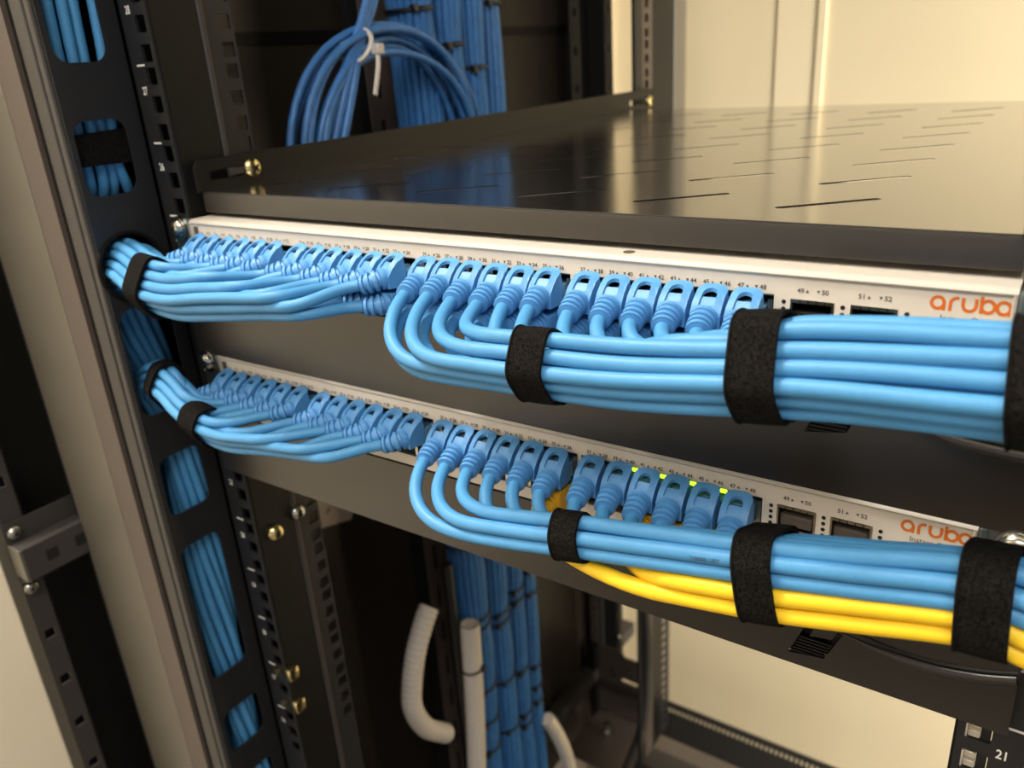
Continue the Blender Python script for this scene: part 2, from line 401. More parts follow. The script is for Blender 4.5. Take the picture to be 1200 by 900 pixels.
# screws on inner web below the panel
t = thing('machine_screw', 'silver cross-head screw on the left rail web under the lower panel', 'screw', (-2, 36, -98)); pan_screw((-1, 37, -98), (1, -.2, 0), 6, t, 'steel', 'screw_head')
t = thing('machine_screw', 'dull brass round screw half hidden by the left rail edge', 'screw', (-2, 10, -103)); pan_screw((-1, 14, -103), (1, -.2, 0), 6.5, t, 'brass', 'screw_head')

# ---------------------------------------------------------------- shelf
sh = thing('rack_shelf', 'black slotted steel shelf above the upper switch', 'shelf', (221, 8, 135))
ST = 147.7
sl = []
def dslot(x, y, L=46, w_=2.1):
    d = Vector((1, .88)).normalized(); n = Vector((-d.y, d.x)); out = []
    a = Vector((x, y)) + d*w_; b = a + d*(L-2*w_)
    for k in range(7):
        an = math.pi*k/6; out.append(b + (n*math.cos(an)*-1 + d*math.sin(an))*w_)
    for k in range(7):
        an = math.pi*k/6; out.append(a + (n*math.cos(an) - d*math.sin(an))*w_)
    return [(p.x, p.y) for p in out]
for c in range(6):
    for r in range(9):
        x = 349 - 65.3*c + (.6*r); y = 36 + 62.8*r
        if y < 525: sl.append(dslot(x, y))
obj('shelf_plate', plate(rect(3, 441, 9.5, 570), sl, .35, lambda u, v, w_: (u, v, ST-.18+w_)), 'shelf', sh, smooth=False)
bm = bmesh.new()
prism(bm, [(9.6, ST), (8.4, ST-.5), (8, ST-2), (8, 135.9), (8.6, 135.3), (20, 135.3), (20, 136.6), (9.6, 136.6), (9.6, ST-1.6)], 3, 441, lambda a, b, c: (c, a, b))
obj('front_lip', bm, 'panelm', sh)
obj('rear_lip', B((3, 441, 570, 571.6, 136, ST)), 'shelf', sh, smooth=False)
def bracket(x, sg):
    o1 = [(4.5, ST-.2), (5, 163), (8, 166.5), (655, 166.5), (655, 143), (572, 143), (572, ST-.2)]
    obj('side_bracket', plate(o1, [rrect(14, 52, 153.6, 159.4, 2.9), rrect(590, 646, 150.5, 156.5, 2.9)], 1.6, lambda u, v, w_: (x+w_, u, v)), 'black', sh, smooth=False)
bracket(3.6, 1); bracket(440.4, -1)
pan_screw((4.6, 47.5, 156.8), (1, 0, 0), 6.6, sh, 'brass')
pan_screw((4.6, 641, 152.5), (1, 0, 0), 6.6, sh, 'brass')
obj('washer', bev(B((4.2, 5.2, 30, 41, 154.4, 158.8)), .3, 1), 'rib', sh)

# ---------------------------------------------------------------- switches
COL = lambda c: 13.06 + (c//6)*5.445 + c*14.101
YF = -3.0
def arc_stroke(bm, pts, wd, fn):
    """ribbon of width wd through 2D pts with round ends"""
    n = len(pts); L = []; R = []
    for i, p in enumerate(pts):
        a = Vector(pts[max(i-1, 0)]); b = Vector(pts[min(i+1, n-1)]); t_ = (b-a).normalized(); nn = Vector((-t_.y, t_.x))*wd/2
        L.append(Vector(p)+nn); R.append(Vector(p)-nn)
    lv = [bm.verts.new(fn(p.x, p.y)) for p in L]; rv = [bm.verts.new(fn(p.x, p.y)) for p in R]
    for i in range(n-1): bm.faces.new((lv[i], lv[i+1], rv[i+1], rv[i]))
def ring_pts(cx, cy, r, a0, a1, n=22): return [(cx+r*math.cos(math.radians(a0+(a1-a0)*k/n)), cy+r*math.sin(math.radians(a0+(a1-a0)*k/n))) for k in range(n+1)]
def switch(zb, label, leds, sub):
    t = thing('network_switch', label, 'switch', (221, 0, zb))
    bm = bmesh.new()
    prism(bm, [(-1, 0.3), (200, 0.3), (200, 43.8), (-1.6, 43.8), (-2.9, 43.4), (-3.6, 42.4), (-3.6, 41.6), (-2.2, 41.3), (-1, 41.3)], .4, 441.6, lambda a, b, c: (c, a, zb+b))
    # cut the front open behind the ports: build as hollow shell instead
    bm.free()
    bm = B((.4, 441.6, 14, 200, zb+.3, zb+43.8), (.4, 441.6, -1.2, 14, zb+.3, zb+1.4), (.4, 1.6, -1.2, 14, zb+1.4, zb+40), (440.4, 441.6, -1.2, 14, zb+1.4, zb+40))
    prism(bm, [(14, 40), (14, 43.8), (-1.4, 43.8), (-2.8, 43.5), (-3.8, 42.6), (-4.1, 41.9), (-3.8, 41.2), (-2.6, 41.0), (-1.2, 41.0), (-1.2, 40)], .4, 441.6, lambda a, b, c: (c, a, zb+b))
    obj('chassis', bm, 'cream', t)
    ZT = 33.6
    holes = []
    for g in range(4):
        x0 = COL(g*6)-8.7; x1 = COL(g*6+5)+8.7
        holes.append(rect(x0, x1, zb+7.2, zb+ZT))
    for x0, x1 in ((368.6, 384.6), (390.2, 406.2)): holes.append(rect(x0, x1, zb+8, zb+32.6))
    obj('faceplate', plate(rrect(.8, 441.2, zb+.9, zb+41.2, 1.2, 3), holes, 1.6, lambda u, v, w_: (u, YF+.8+w_, v)), 'cream_face', t, smooth=False)
    # right hand end bead and left printed block
    for xx in (.9, 440.9):
        bm = bmesh.new(); sweep(bm, [V(xx, YF-.3, zb+1), V(xx, YF-.3, zb+42)], .8, 8)
        obj('end_bead', bm, 'cream', t)
    bm = B((2.6, 7.2, YF-.12, YF, zb+26, zb+39.6)); put(bm, text_bm('3', 3, .05), lambda x, y, z: (4.9+x, YF-.16, zb+36.6+y))
    obj('corner_print', bm, 'ink', t, smooth=False)
    # port cages
    bm = bmesh.new(); bl = bmesh.new()
    for g in range(4):
        x0 = COL(g*6)-8.7; x1 = COL(g*6+5)+8.7
        box(bl, x0, x1, 9, 9.5, zb+7.2, zb+ZT)
        for c in range(7):
            xc = COL(g*6)-7.05+c*14.1
            box(bm, xc-.9, xc+.9, YF+.9, 9, zb+7.2, zb+31.2)
        box(bm, x0, x1, YF+1.4, 9, zb+19.9, zb+20.9)
        box(bm, x0+.1, x1-.1, YF+2.6, 9, zb+ZT-1.4, zb+ZT-.4)
    for x0, x1 in ((368.6, 384.6), (390.2, 406.2)):
        box(bl, x0, x1, 9, 9.5, zb+8, zb+32.6)
    obj('port_backing', bl, 'dark', t, smooth=False); obj('port_dividers', bm, 'shield', t, smooth=False)
    for x0, x1 in ((368.6, 384.6), (390.2, 406.2)):
        bm = B((x0, x0+.7, YF+.2, 9, zb+8, zb+32.6), (x1-.9, x1, YF-.2, 9, zb+8, zb+32.6), (x0, x1, YF+2, 9, zb+19.4, zb+20.6))
        for k in range(5): box(bm, x0+.8+k*3.0, x0+.8+k*3.0+2.6, YF-.3, YF+4, zb+31.3, zb+32.4)
        obj('uplink_cage', bm, 'shield', t, smooth=False)
        bm = B((x0+1, x1-1.6, YF+1.5, 8, zb+22, zb+27.5)); obj('dust_flap', bev(bm, .5, 1), 'brown' if sub else 'dark', t)
    bm = bmesh.new()
    for x in (366.2, 387.6, 409.2):
        for k in range(5 if x < 400 else 2):
            cyl(bm, (x, YF-.1, zb+31.2-2.75*k), (x, YF+.3, zb+31.2-2.75*k), .85, 14)
    obj('indicator_holes', bm, 'dark', t)
    for x in leds:
        obj('status_light', bev(B((x-1.6, x+1.5, YF+.3, YF+1.6, zb+31.1, zb+32.7)), .3, 1), 'led', t)
    bm = bmesh.new()
    def tri(cx, up):
        s = .62; q = [(-s, -s), (s, -s), (0, s)] if up else [(-s, s), (s, s), (0, -s)]
        prism(bm, q, 0, .06, lambda a, b, c: (cx+a, YF-.1+c, zb+36.05+b))
    def num(n, x):
        put(bm, text_bm(str(n), 2.6, .03, .05), lambda px, py, pz: (x+px, YF-.07+pz*.5, zb+36.0+py))
    for c in range(24):
        X = COL(c); n = 2*c+1; wdt = .78*len(str(n))
        num(n, X-3.87-.5); tri(X-3.87+wdt+.55, True)
        wdt = .78*len(str(n+1))
        num(n+1, X+3.87+.5); tri(X+3.87-wdt-.55, False)
    for n, X in ((49, 372.8), (51, 394.4)):
        num(n, X-.5); tri(X+1.9, True); num(n+1, X+8.3); tri(X+5.9, False)
    obj('port_numbers', bm, 'ink', t, smooth=False)
    # orange wordmark drawn stroke by stroke
    bm = bmesh.new(); cnt = [0]
    def fn(a, b): cnt[0] += 1; return (416.3+a*.95, YF-.06-.0009*(cnt[0]//4), zb+36.6+b)
    sw = 1.15; r = 2.05
    arc_stroke(bm, ring_pts(2.2, 0, r, 0, 360), sw, fn); arc_stroke(bm, [(2.2+r, -2.55), (2.2+r, .4)], sw, fn)
    arc_stroke(bm, [(6.3, -2.55), (6.3, 0)] + ring_pts(8.3, 0, 2.05, 175, 88, 8) + [(8.9, 2.05)], sw, fn)
    arc_stroke(bm, [(10.3, 2.4), (10.3, 0)] + ring_pts(12.35, -.05, 2.05, 180, 360, 14) + [(14.4, 2.4)], sw, fn)
    arc_stroke(bm, ring_pts(18.1, 0, r, 0, 360), sw, fn); arc_stroke(bm, [(16.05, -2.55), (16.05, 3.5)], sw, fn)
    arc_stroke(bm, ring_pts(22.9, 0, r, 0, 360), sw, fn); arc_stroke(bm, [(22.9+r, -2.55), (22.9+r, .4)], sw, fn)
    obj('wordmark', bm, 'orange', t, smooth=False)
    bm = bmesh.new(); put(bm, text_bm('Instant On', 3.1, .03), lambda px, py, pz: (426.2+px, YF-.07+pz*.5, zb+31.3+py))
    obj('small_wordmark', bm, 'ink', t, smooth=False)
    # seam screw dimple in the top
    bm = bmesh.new(); cyl(bm, (298, 3.5, zb+43.7), (298, 3.5, zb+44.0), 2.6, 16); obj('lid_rivet', bm, 'brown', t)
    # ears
    for x0, x1, xs in ((-20, .2, -13), (441.8, 462, 454.5)):
        o1 = rrect(x0, x1, zb+.6, zb+43.6, 1.5, 3)
        e = obj('mounting_ear', plate(o1, [rrect(xs-4, xs+4, zb+4, zb+10, 2.9)], 1.6, lambda u, v, w_: (u, -.9+w_, v)), 'ear', t, smooth=False)
        obj('ear_bend', bev(B(((x1-3, x1, -4, -1, zb+1, zb+43) if x0 < 0 else (x0, x0+3, -4, -1, zb+1, zb+43))), .8), 'ear', t)
        bm = bmesh.new(); cyl(bm, (xs, -1.7, zb+37.5), (xs, -3.4, zb+37.5), 7.6, 24); obj('washer', bm, 'steel', t)
        pan_screw((xs, -3.6, zb+37.5), (0, -1, 0), 6.8 if x0 > 0 else 6.2, t)
    return t
switch(2*U, 'upper pale switch full of blue plugs, directly under the shelf', [], 0)
switch(0, 'lower pale switch with green port lights and blue and yellow cables', [302.6, 316.7, 331.0, 345.1], 1)

# ---------------------------------------------------------------- blank panels
def blank(zb, label, dl=0, ridge=None):
    t = thing('blank_panel', label, 'panel', (221, -2, zb))
    YB = -3.2
    zl = zb+dl; lat = [(377.4, zl+4), (393, zl+6.4), (400, zl+22.8), (384.8, zl+22.3)]
    pl = plate(rrect(-20, 463, zb-1.4, zb+44, 1, 2), [lat], 1.8, lambda u, v, w_: (u, YB+.9+w_, v))
    obj('panel_face', pl, 'panelm', t, smooth=False)
    # latch recess
    bm = bmesh.new(); prism(bm, [(376.5, zl+3.4), (394, zl+5.8), (401, zl+23.5), (384, zl+23.2)], 0, 1, lambda a, b, c: (a, 1.0+c, b)); obj('latch_pocket', bm, 'dark', t)
    bm = bmesh.new()
    for k in range(6):
        f = k/6*.55+.03; y0 = zl+4.4+f*18
        box(bm, 378.6+f*7.2, 391.6+f*7.2, -2.6, -1.2, y0, y0+.9)
    box(bm, 377.9, 392.9, -1.4, 1, zl+4.2, zl+13.6)
    obj('latch', bm, 'black', t, smooth=False)
    bm = bmesh.new(); prism(bm, [(386, zl+15.5), (395.2, zl+17), (397.4, zl+22), (388.4, zl+21.5)], 0, 1.5, lambda a, b, c: (a, -2.6+c, b)); obj('latch_tab', bm, 'panelm', t)
    # curved swage line sweeping to the right
    pts = ridge or [(397, 24.5), (404, 23.2), (413.6, 21.6), (423.4, 20.8), (436, 21.0), (450.5, 23.6), (462.5, 27.5)]
    P = catmull([V(a, YB+.1, zb+b-1.5) for a, b in pts], 3)
    bm = bmesh.new(); sweep(bm, P, [2.4*min(1, .15+i/10) for i in range(len(P))], 10, sx=1.0); obj('swage', bm, 'panelm', t)
    P = catmull([V(a, YB-.1, zb+b+1.8) for a, b in pts], 3)
    bm = bmesh.new(); sweep(bm, P, .75, 8); obj('swage_groove', bm, 'dark', t)
    return t
blank(U, 'dark blank panel between the two switches', 19.5, [(402, 37.5), (410, 36.6), (417, 35.6), (424, 34.0), (433, 32.2), (451, 31), (462.5, 31.5)])
blank(-U, 'dark blank panel below the lower switch')

# ---------------------------------------------------------------- patch cables
def boot_meshes():
    """boot and plug at the port centre, latch up; y = 0 at the face, -y outwards (mm, local)"""
    W = 6.05
    prof = [(-14.3, 2.4), (-13.2, 4.2), (-11.5, 6.2), (-9.3, 8.0), (-6.9, 9.5), (-4.5, 10.5), (-2.0, 11.2)]   # hood centre line (y, z)
    def hood(tt):
        f = tt*(len(prof)-1); i = min(int(f), len(prof)-2); k = f-i
        return prof[i][0]*(1-k)+prof[i+1][0]*k, prof[i][1]*(1-k)+prof[i+1][1]*k
    outer = []; inner = []
    n = 10
    # outer outline: straight sides, rounded tip (u across, v along 0..1)
    for k in range(n+1):
        a = math.pi*k/n; ca, sa = math.cos(a), math.sin(a); outer.append((W*math.copysign(abs(ca)**.62, ca), .74+.26*abs(sa)**.75))
    outer = [(W, 0)] + [(W, .35)] + outer + [(-W, .35), (-W, 0)]
    for k in range(n+1):
        a = math.pi*k/n; inner.append((2.9*math.cos(a), .56+.23*math.sin(a)))
    inner = [(3.2, .24)] + [(3.1, .42)] + inner + [(-3.1, .42), (-3.2, .24)]
    bm = bmesh.new()
    def P3(u, v, dz): y, z = hood(v); return bm.verts.new((u, y, z+dz))
    def sag(u): return -.9*(abs(u)/W)**4
    ot = [P3(u, v, sag(u)) for u, v in outer]; it = [P3(u, v, .0) for u, v in inner]
    ob = [P3(u, v, -1.5) for u, v in outer]; ib = [P3(u, v, -1.6) for u, v in inner]
    m = len(outer)
    for i in range(m-1):
        bm.faces.new((ot[i], ot[i+1], it[i+1], it[i])); bm.faces.new((it[i], it[i+1], ib[i+1], ib[i])); bm.faces.new((ob[i+1], ob[i], ib[i], ib[i+1]))
        bm.faces.new((ot[i+1], ot[i], ob[i], ob[i+1]))
    bm.faces.new((ot[0], it[0], it[-1], ot[-1])); bm.faces.new((it[-1], it[0], ib[0], ib[-1])); bm.faces.new((ob[0], ob[-1], ib[-1], ib[0])); bm.faces.new((ot[-1], ob[-1], ob[0], ot[0]))
    # side cheeks under the hood
    for s in (-1, 1):
        ch = [(-14.2, -4.6), (-3.2, -4.6), (-3.2, 4.0), (-4.2, 9.0), (-7.4, 8.5), (-9.4, 7.0), (-11.6, 5.1), (-13.2, 3.1), (-14.1, 1.5)]
        a, b = sorted((s*W*.985, s*(W-1.3)))
        prism(bm, ch, a, b, lambda p, q, r_: (r_, p, q))
    # body and the recessed floor seen through the window
    prism(bm, [(-14, -4.6), (-3.2, -4.6), (-3.2, 2.6), (-8.2, 3.6), (-8.6, 7.4), (-10, 6.4), (-12, 4.5), (-13.7, 1.9)], -4.6, 4.6, lambda p, q, r_: (r_, p, q))
    bmesh.ops.scale(bm, verts=bm.verts, vec=(S, S, S)); bmesh.ops.recalc_face_normals(bm, faces=bm.faces)
    me = bpy.data.meshes.new('boot'); bm.to_mesh(me); bm.free(); me.materials.append(M['boot'])
    for p in me.polygons: p.use_smooth = True
    me.set_sharp_from_angle(angle=math.radians(32))
    bm = B((-5.5, 5.5, -3.4, 8, -4.2, 3.6), (-2.8, 2.8, -3.0, 3, 3.6, 4.6)); bev(bm, .3, 1)
    bmesh.ops.scale(bm, verts=bm.verts, vec=(S, S, S))
    mp = bpy.data.meshes.new('plug'); bm.to_mesh(mp); bm.free(); mp.materials.append(M['plug'])
    return me, mp
BOOT, PLUG = boot_meshes()
BOOT_Y = BOOT.copy(); BOOT_Y.materials[0] = M['gold_boot']
PR = 6.1     # pitch of cables in a bundle
def lattice(n, cx=0.0, cy=0.0, jit=.25, el=1.0):
    pts = []
    for i in range(-5, 6):
        for j in range(-5, 6):
            x = (i + .5*(j % 2))*PR; y = j*PR*.866
            pts.append((x, y))
    pts.sort(key=lambda p: ((p[0]-cx)*el)**2+(p[1]-cy)**2)
    pts = pts[:n]; mx = sum(p[0] for p in pts)/n; my = sum(p[1] for p in pts)/n
    return [(p[0]-mx+random.uniform(-jit, jit), p[1]-my+random.uniform(-jit, jit)) for p in pts]
CR = 3.05
class Bundle:
    def __init__(s, pts, twist=None, step=5):
        s.P = catmull(pts, step); n = len(s.P)
        s.T = [(s.P[min(i+1, n-1)]-s.P[max(i-1, 0)]).normalized() for i in range(n)]
        Y = Vector((0, 1, 0)); s.A = []; s.Bv = []
        for t_ in s.T:
            a = (Y-t_*Y.dot(t_)).normalized(); b = t_.cross(a)
            s.A.append(a); s.Bv.append(b)
        if s.Bv[0].z < 0: s.Bv = [-b for b in s.Bv]
        s.tw = twist or (lambda p: (0, 1))
    def at(s, i, ab):
        an, sc = s.tw(s.P[i]); c, d = math.cos(an), math.sin(an)
        a = (ab[0]*c-ab[1]*d)*sc; b = (ab[0]*d+ab[1]*c)*sc
        return s.P[i]+s.A[i]*a+s.Bv[i]*b
    def idx(s, x, first=0):
        """first station whose x passed the given x"""
        sg = 1 if s.P[-1].x > s.P[0].x else -1
        for i in range(len(s.P)):
            if (s.P[i].x-x)*sg >= 0: return i
        return len(s.P)-1
PATHS = {}; CORDS = {}
side_word = {1: 'right', -1: 'left'}
def patch(port, zb, bd, slot, sgn, L, which, colour='blue', drop=0, hand=28):
    c = (port-1)//2; top = port % 2 == 1; X = COL(c); ZC = zb+(25.0 if top else 13.2)
    lab = '%s patch cable in the %s switch, %s row, %s plug of the %s block' % (colour, which, 'top' if top else 'bottom',
        ('first', 'second', 'third', 'fourth', 'fifth', 'sixth')[c % 6], ('leftmost', 'second', 'third', 'rightmost')[c//6])
    root = thing('patch_cable', lab, 'cable', (X, YF, ZC), 'patch cables of the %s switch leading %s' % (which, side_word[sgn]) if colour == 'blue' else 'yellow patch cables')
    rx = math.radians(random.uniform(-2.5, 2.5)); rz = math.radians(random.uniform(-2, 2)) + (math.radians(2.5) if sgn > 0 else math.radians(-9 if top else -6))
    flip = 0 if top else math.pi
    bo = bpy.data.objects.new('boot', BOOT if colour == 'blue' else BOOT_Y); C.objects.link(bo); bo.parent = root; bo.rotation_euler = (rx, flip, rz)
    bo['_org'] = (X, YF, ZC)
    pg = bpy.data.objects.new('plug', PLUG); C.objects.link(pg); pg.parent = root; pg.rotation_euler = (0, flip, 0)
    R_ = Matrix.Rotation(rz, 3, 'Z') @ Matrix.Rotation(rx, 3, 'X')
    org = V(X, YF, ZC)
    P0 = org + R_ @ V(0, -13.2, 0 if top else 0)
    bend = (9.5 if sgn < 0 else 1.6)
    P1 = P0 + V(sgn*(bend*.95), -11.5 if sgn > 0 else -7.8, -2.4 if top else -.8)
    t1 = (V(sgn*(1.7 if sgn < 0 else .28), -1, -.22 if top else 0.0)).normalized()
    d0 = R_ @ V(0, -1, -.05)
    neck = bez(P0, P0+d0*4, P1-t1*4, P1, 41)+[P1]
    # ribbed strain relief
    rad = []
    for k in range(len(neck)):
        f = k/(len(neck)-1); base = 5.8*(1-f)+4.75*f
        rad.append(base if (k % 10) in (2, 3, 4, 5, 6, 7) else base-1.35)
    rad[0] = 5.0; rad[-1] = 3.6; rad[-2] = 4.3
    bm = bmesh.new(); sweep(bm, neck, rad, 14)
    nk = obj('strain_relief', bm, 'boot' if colour == 'blue' else 'gold_boot', bo); 
    nk.matrix_parent_inverse = bo.rotation_euler.to_matrix().to_4x4().inverted()
    j = bd.idx(X+sgn*L)
    Q = bd.at(j, slot); tq = (bd.at(j+1, slot)-bd.at(j-1, slot)).normalized()
    h = min(hand, (Q-P1).length*.5)
    P = [P1-t1*3] + bez(P1, P1+t1*h*.8, Q-tq*h*.95, Q, 14)
    ph = random.uniform(0, 6.28); am = .35
    for i in range(j, len(bd.P)):
        p = bd.at(i, slot); f = min(1, (i-j)/6)
        P.append(p + bd.Bv[i]*math.sin(i*.21+ph)*am*f + bd.A[i]*math.cos(i*.17+ph)*am*f)
    PATHS[(which, port)] = P
    bm = bmesh.new(); sweep(bm, P, CR if colour == 'blue' else 3.5, 14)
    cd = obj('cord', bm, colour, root)
    CORDS[(which, port)] = cd
    return root
def assign(ports, n_extra, key, yellow=()):
    sl_ = lattice(len(ports), .9, .6); sl_.sort(key=key)
    return sl_
ties_log = []
# --- right bundles
upR = Bundle([(180, -50, 103), (220, -51, 101), (250, -52, 101.5), (290, -51.5, 103.5), (329, -51, 106), (376, -51, 112), (402, -51, 115), (444, -51.5, 118.5), (480, -53, 122), (560, -60, 128)])
loR = Bundle([(180, -48, 13), (220, -49, 11), (245, -49, 11), (299, -49, 20.5), (331, -49, 25.5), (378, -49, 33.5), (409, -49, 40), (449, -49, 48), (480, -51, 46), (560, -57, 54)])
up_ports = [(p+1 if q else p) for p in range(25, 49, 2) for q in (0, 1)]
def fan_assign(ports, key):
    sl_ = lattice(len(ports), .9, .6); sl_.sort(key=key); out = {}
    for i in range(0, len(ports), 2):
        a, b = sl_[i], sl_[i+1]
        if a[0] > b[0]: a, b = b, a          # more -Y goes to the upper-row plug
        out[ports[i]] = a; out[ports[i+1]] = b
    return out
kr = lambda p: p[0]*.85+p[1]*.5
sl_ = lattice(24, .9, .6); row = lambda p: round(p[1]/(PR*.866)); rws = sorted(set(map(row, sl_)))
A = {}
for p, k in zip((26, 25, 27, 29, 31), rws):
    q = min((t_ for t_ in sl_ if row(t_) == k), key=lambda t_: t_[0]); A[p] = q; sl_.remove(q)
sl_.sort(key=lambda t_: t_[1]*.8+t_[0]*.3)
for p, q in zip([28, 30, 33, 32, 35, 34, 37, 36, 39, 38, 41, 40, 43, 42, 45, 44, 47, 46, 48], sl_): A[p] = q
RECS = {}
rec = []
for p in up_ports:
    patch(p, 2*U, upR, A[p], 1, 40 if p < 30 else 34, 'upper'); rec.append((p, A[p], COL((p-1)//2)+34))
RECS['upR'] = (upR, rec)
yel = [36, 42, 44, 46]
blue_lo = list(range(25, 49, 2))
CR = 3.2
A = {25: (-6.4, -4), 31: (0, -4), 33: (6.4, -4), 35: (12.8, -4), 27: (-8.6, 1.8), 37: (-2.2, 1.7), 39: (4.2, 1.7), 43: (10.6, 1.7),
     29: (-6.4, 7.5), 41: (0, 7.3), 45: (6.4, 7.4), 47: (12.8, 7.3), 42: (-4.8, -10.2), 44: (1.9, -10.3), 36: (-1.8, -16.6), 46: (5.0, -16.4)}
c_, d_ = math.cos(.36), math.sin(.36)
A = {k: (v[0]*c_+v[1]*d_, -v[0]*d_+v[1]*c_) for k, v in A.items()}
rec = []
for p in blue_lo + yel:
    L = 40 if p < 30 else 34
    if p in yel: L = 75 if p == 36 else 44
    patch(p, 0, loR, A[p], 1, L, 'lower', 'yellow' if p in yel else 'blue'); rec.append((p, A[p], COL((p-1)//2)+L))
RECS['loR'] = (loR, rec)
CR = 3.05
# --- left bundles, through the duct openings and down inside it
def tw_up(p): return (0 if p.z > 60 else (60-p.z)*.007, 1.0)
def tw_lo(p): return (0 if p.z > -20 or p.x > -50 else (-20-p.z)*.0105, 1.0 if p.z > -30 else 1.0+min(.12, (-30-p.z)*.001))
upL = Bundle([(215, -43, 119), (180, -42, 117), (120, -43, 111.5), (75, -43, 106), (40, -42, 101.5), (5, -37, 101.5), (-20, -30, 104), (-38, -25.5, 105.5), (-56, -24, 102), (-70, -24, 88), (-72, -18, 60), (-76, -10, 20), (-82, -4, -60), (-82, -4, -430)], tw_up)
loL = Bundle([(215, -37, 35), (180, -37, 32), (150, -38, 27), (120, -38, 24), (80, -39, 19), (45, -40, 15), (10, -37, 19), (-15, -31, 25), (-38, -26, 27), (-52, -25, 19), (-55, -20, 5), (-55.5, -15, -20), (-55.5, -14.5, -80), (-55.5, -14.5, -430)], tw_lo)
lp = list(range(24, 0, -1))
def left_assign(key):
    ports = []
    for c in range(11, -1, -1): ports += [2*c+1, 2*c+2]
    return ports, fan_assign(ports, key)
for nm, bd, zb, which in (('upL', upL, 2*U, 'upper'), ('loL', loL, 0, 'lower')):
    if nm == 'upL': ports, A = left_assign(lambda p: p[0]*.75+p[1]*.66)
    else:
        ports = list(range(23, 0, -2)); A = dict(zip(ports, sorted(lattice(12, .9, .6, el=1.5), key=lambda p: p[0]*.55+p[1]*.8)))
    rec = []
    for p in ports:
        L = (34 if p > 6 else 32) if nm == 'upL' else (52 if p > 8 else 34)
        patch(p, zb, bd, A[p], -1, L, which, hand=30); rec.append((p, A[p], COL((p-1)//2)-L))
    RECS[nm] = (bd, rec)

# --- black print on the jacket of one cord (characters as far as they can be read)
P = PATHS[('lower', 27)]; T, N = frames(P); org = Vector(CORDS[('lower', 27)].parent['_org'])
i0 = min(range(len(P)), key=lambda i: abs(P[i].x-349) + (100 if i < 14 else 0)); cumx = 0
txt = text_bm('7:0000 UST', 2.5, .02, .03); bm = bmesh.new()
def on_cord(x, y, z):
    d = x+8.5; i = i0
    while i < len(P)-2 and d > (P[i+1]-P[i]).length: d -= (P[i+1]-P[i]).length; i += 1
    t_ = (P[i+1]-P[i]).normalized(); c = P[i]+t_*d
    f0 = Vector((0, -1, 0)); f0 = (f0-t_*f0.dot(t_)).normalized(); u0 = Vector((0, 0, 1)); u0 = (u0-t_*u0.dot(t_)).normalized()
    a = y/3.2-.05
    return c+(f0*math.cos(a)+u0*math.sin(a))*3.24
put(bm, txt, on_cord)
o = obj('jacket_print', bm, 'ink', CORDS[('lower', 27)], smooth=False)
# --- velcro straps
TK = (14, 40)
def hull(pts):
    pts = sorted(set((round(a, 4), round(b, 4)) for a, b in pts))
    def half(ps):
        h = []
        for p in ps:
            while len(h) >= 2 and (h[-1][0]-h[-2][0])*(p[1]-h[-2][1])-(h[-1][1]-h[-2][1])*(p[0]-h[-2][0]) <= 0: h.pop()
            h.append(p)
        return h[:-1]
    return half(pts)+half(pts[::-1])
def strap(nm, x, width, label, tail=True, tilt=0.0):
    bd, rec = RECS[nm]; i = bd.idx(x); Pc = bd.P[i]; T = bd.T[i]; Aa = bd.A[i]; Bb = bd.Bv[i]
    sg = 1 if bd.P[-1].x > bd.P[0].x else -1
    pres = [s for p, s, xj in rec if (x-xj)*sg > -12]
    if tilt: T = (T + Aa*tilt).normalized(); Aa = (Aa - T*Aa.dot(T)).normalized()
    ring = []
    for s in pres:
        o_ = bd.at(i, s)-Pc; a, b = o_.dot(bd.A[i]), o_.dot(bd.Bv[i])
        for k in range(20):
            an = 2*math.pi*k/20; ring.append((a+4.0*math.cos(an), b+4.0*math.sin(an)))
    H = hull(ring)
    # resample evenly

    n = len(H); seg = [(Vector(H[k]), Vector(H[(k+1) % n])) for k in range(n)]; tot = sum((b-a).length for a, b in seg); N = 64; pts = []
    for k in range(N):
        d = tot*k/N
        for a, b in seg:
            l = (b-a).length
            if d <= l: pts.append(a+(b-a)*(d/l if l else 0)); break
            d -= l
    for _ in range(5): pts = [(pts[(k-1) % N]+pts[k]*2+pts[(k+1) % N])/4 for k in range(N)]
    pts = [p*1.015 for p in pts]
    t = thing('velcro_strap', label, 'strap', tuple(Pc - Bb*15))
    hw = width/2
    def band(lo_, hi_, th, k0, k1, extra, nm_, m):
        bm = bmesh.new(); rows = []
        full = k1-k0 >= N
        for k in range(k0, k1 if full else k1+1):
            p = pts[k % N]; q = pts[(k+1) % N]; r_ = pts[(k-1) % N]
            tn = (q-r_).normalized(); nn = Vector((tn.y, -tn.x))
            cs = []
            for w_, h in ((lo_, extra), (lo_, extra+th), (lo_*.6+hi_*.4, extra+th*1.12), (lo_*.4+hi_*.6, extra+th*1.12), (hi_, extra+th), (hi_, extra)):
                pp = p+nn*h; cs.append(bm.verts.new(Pc+bd.A[i]*pp.x+bd.Bv[i]*pp.y+T*(w_+tilt*0)))
            rows.append(cs)
        R = len(rows)
        for a in range(R if full else R-1):
            u_, v_ = rows[a], rows[(a+1) % R]
            for c_ in range(6): bm.faces.new((u_[c_], u_[(c_+1) % 6], v_[(c_+1) % 6], v_[c_]))
        if not full:
            bm.faces.new(rows[0]); bm.faces.new(rows[-1][::-1])
        return obj(nm_, bm, m, t)
    band(-hw, hw, 1.3, 0, N, 0, 'band', 'velcro')
    band(-hw-.25, -hw+.5, .5, 0, N, 1.25, 'edge_binding', 'velcro_edge')
    if tail: band(-hw+.5, hw+.5, .8, TK[0], TK[1], 1.35, 'overlap', 'velcro')
    return t
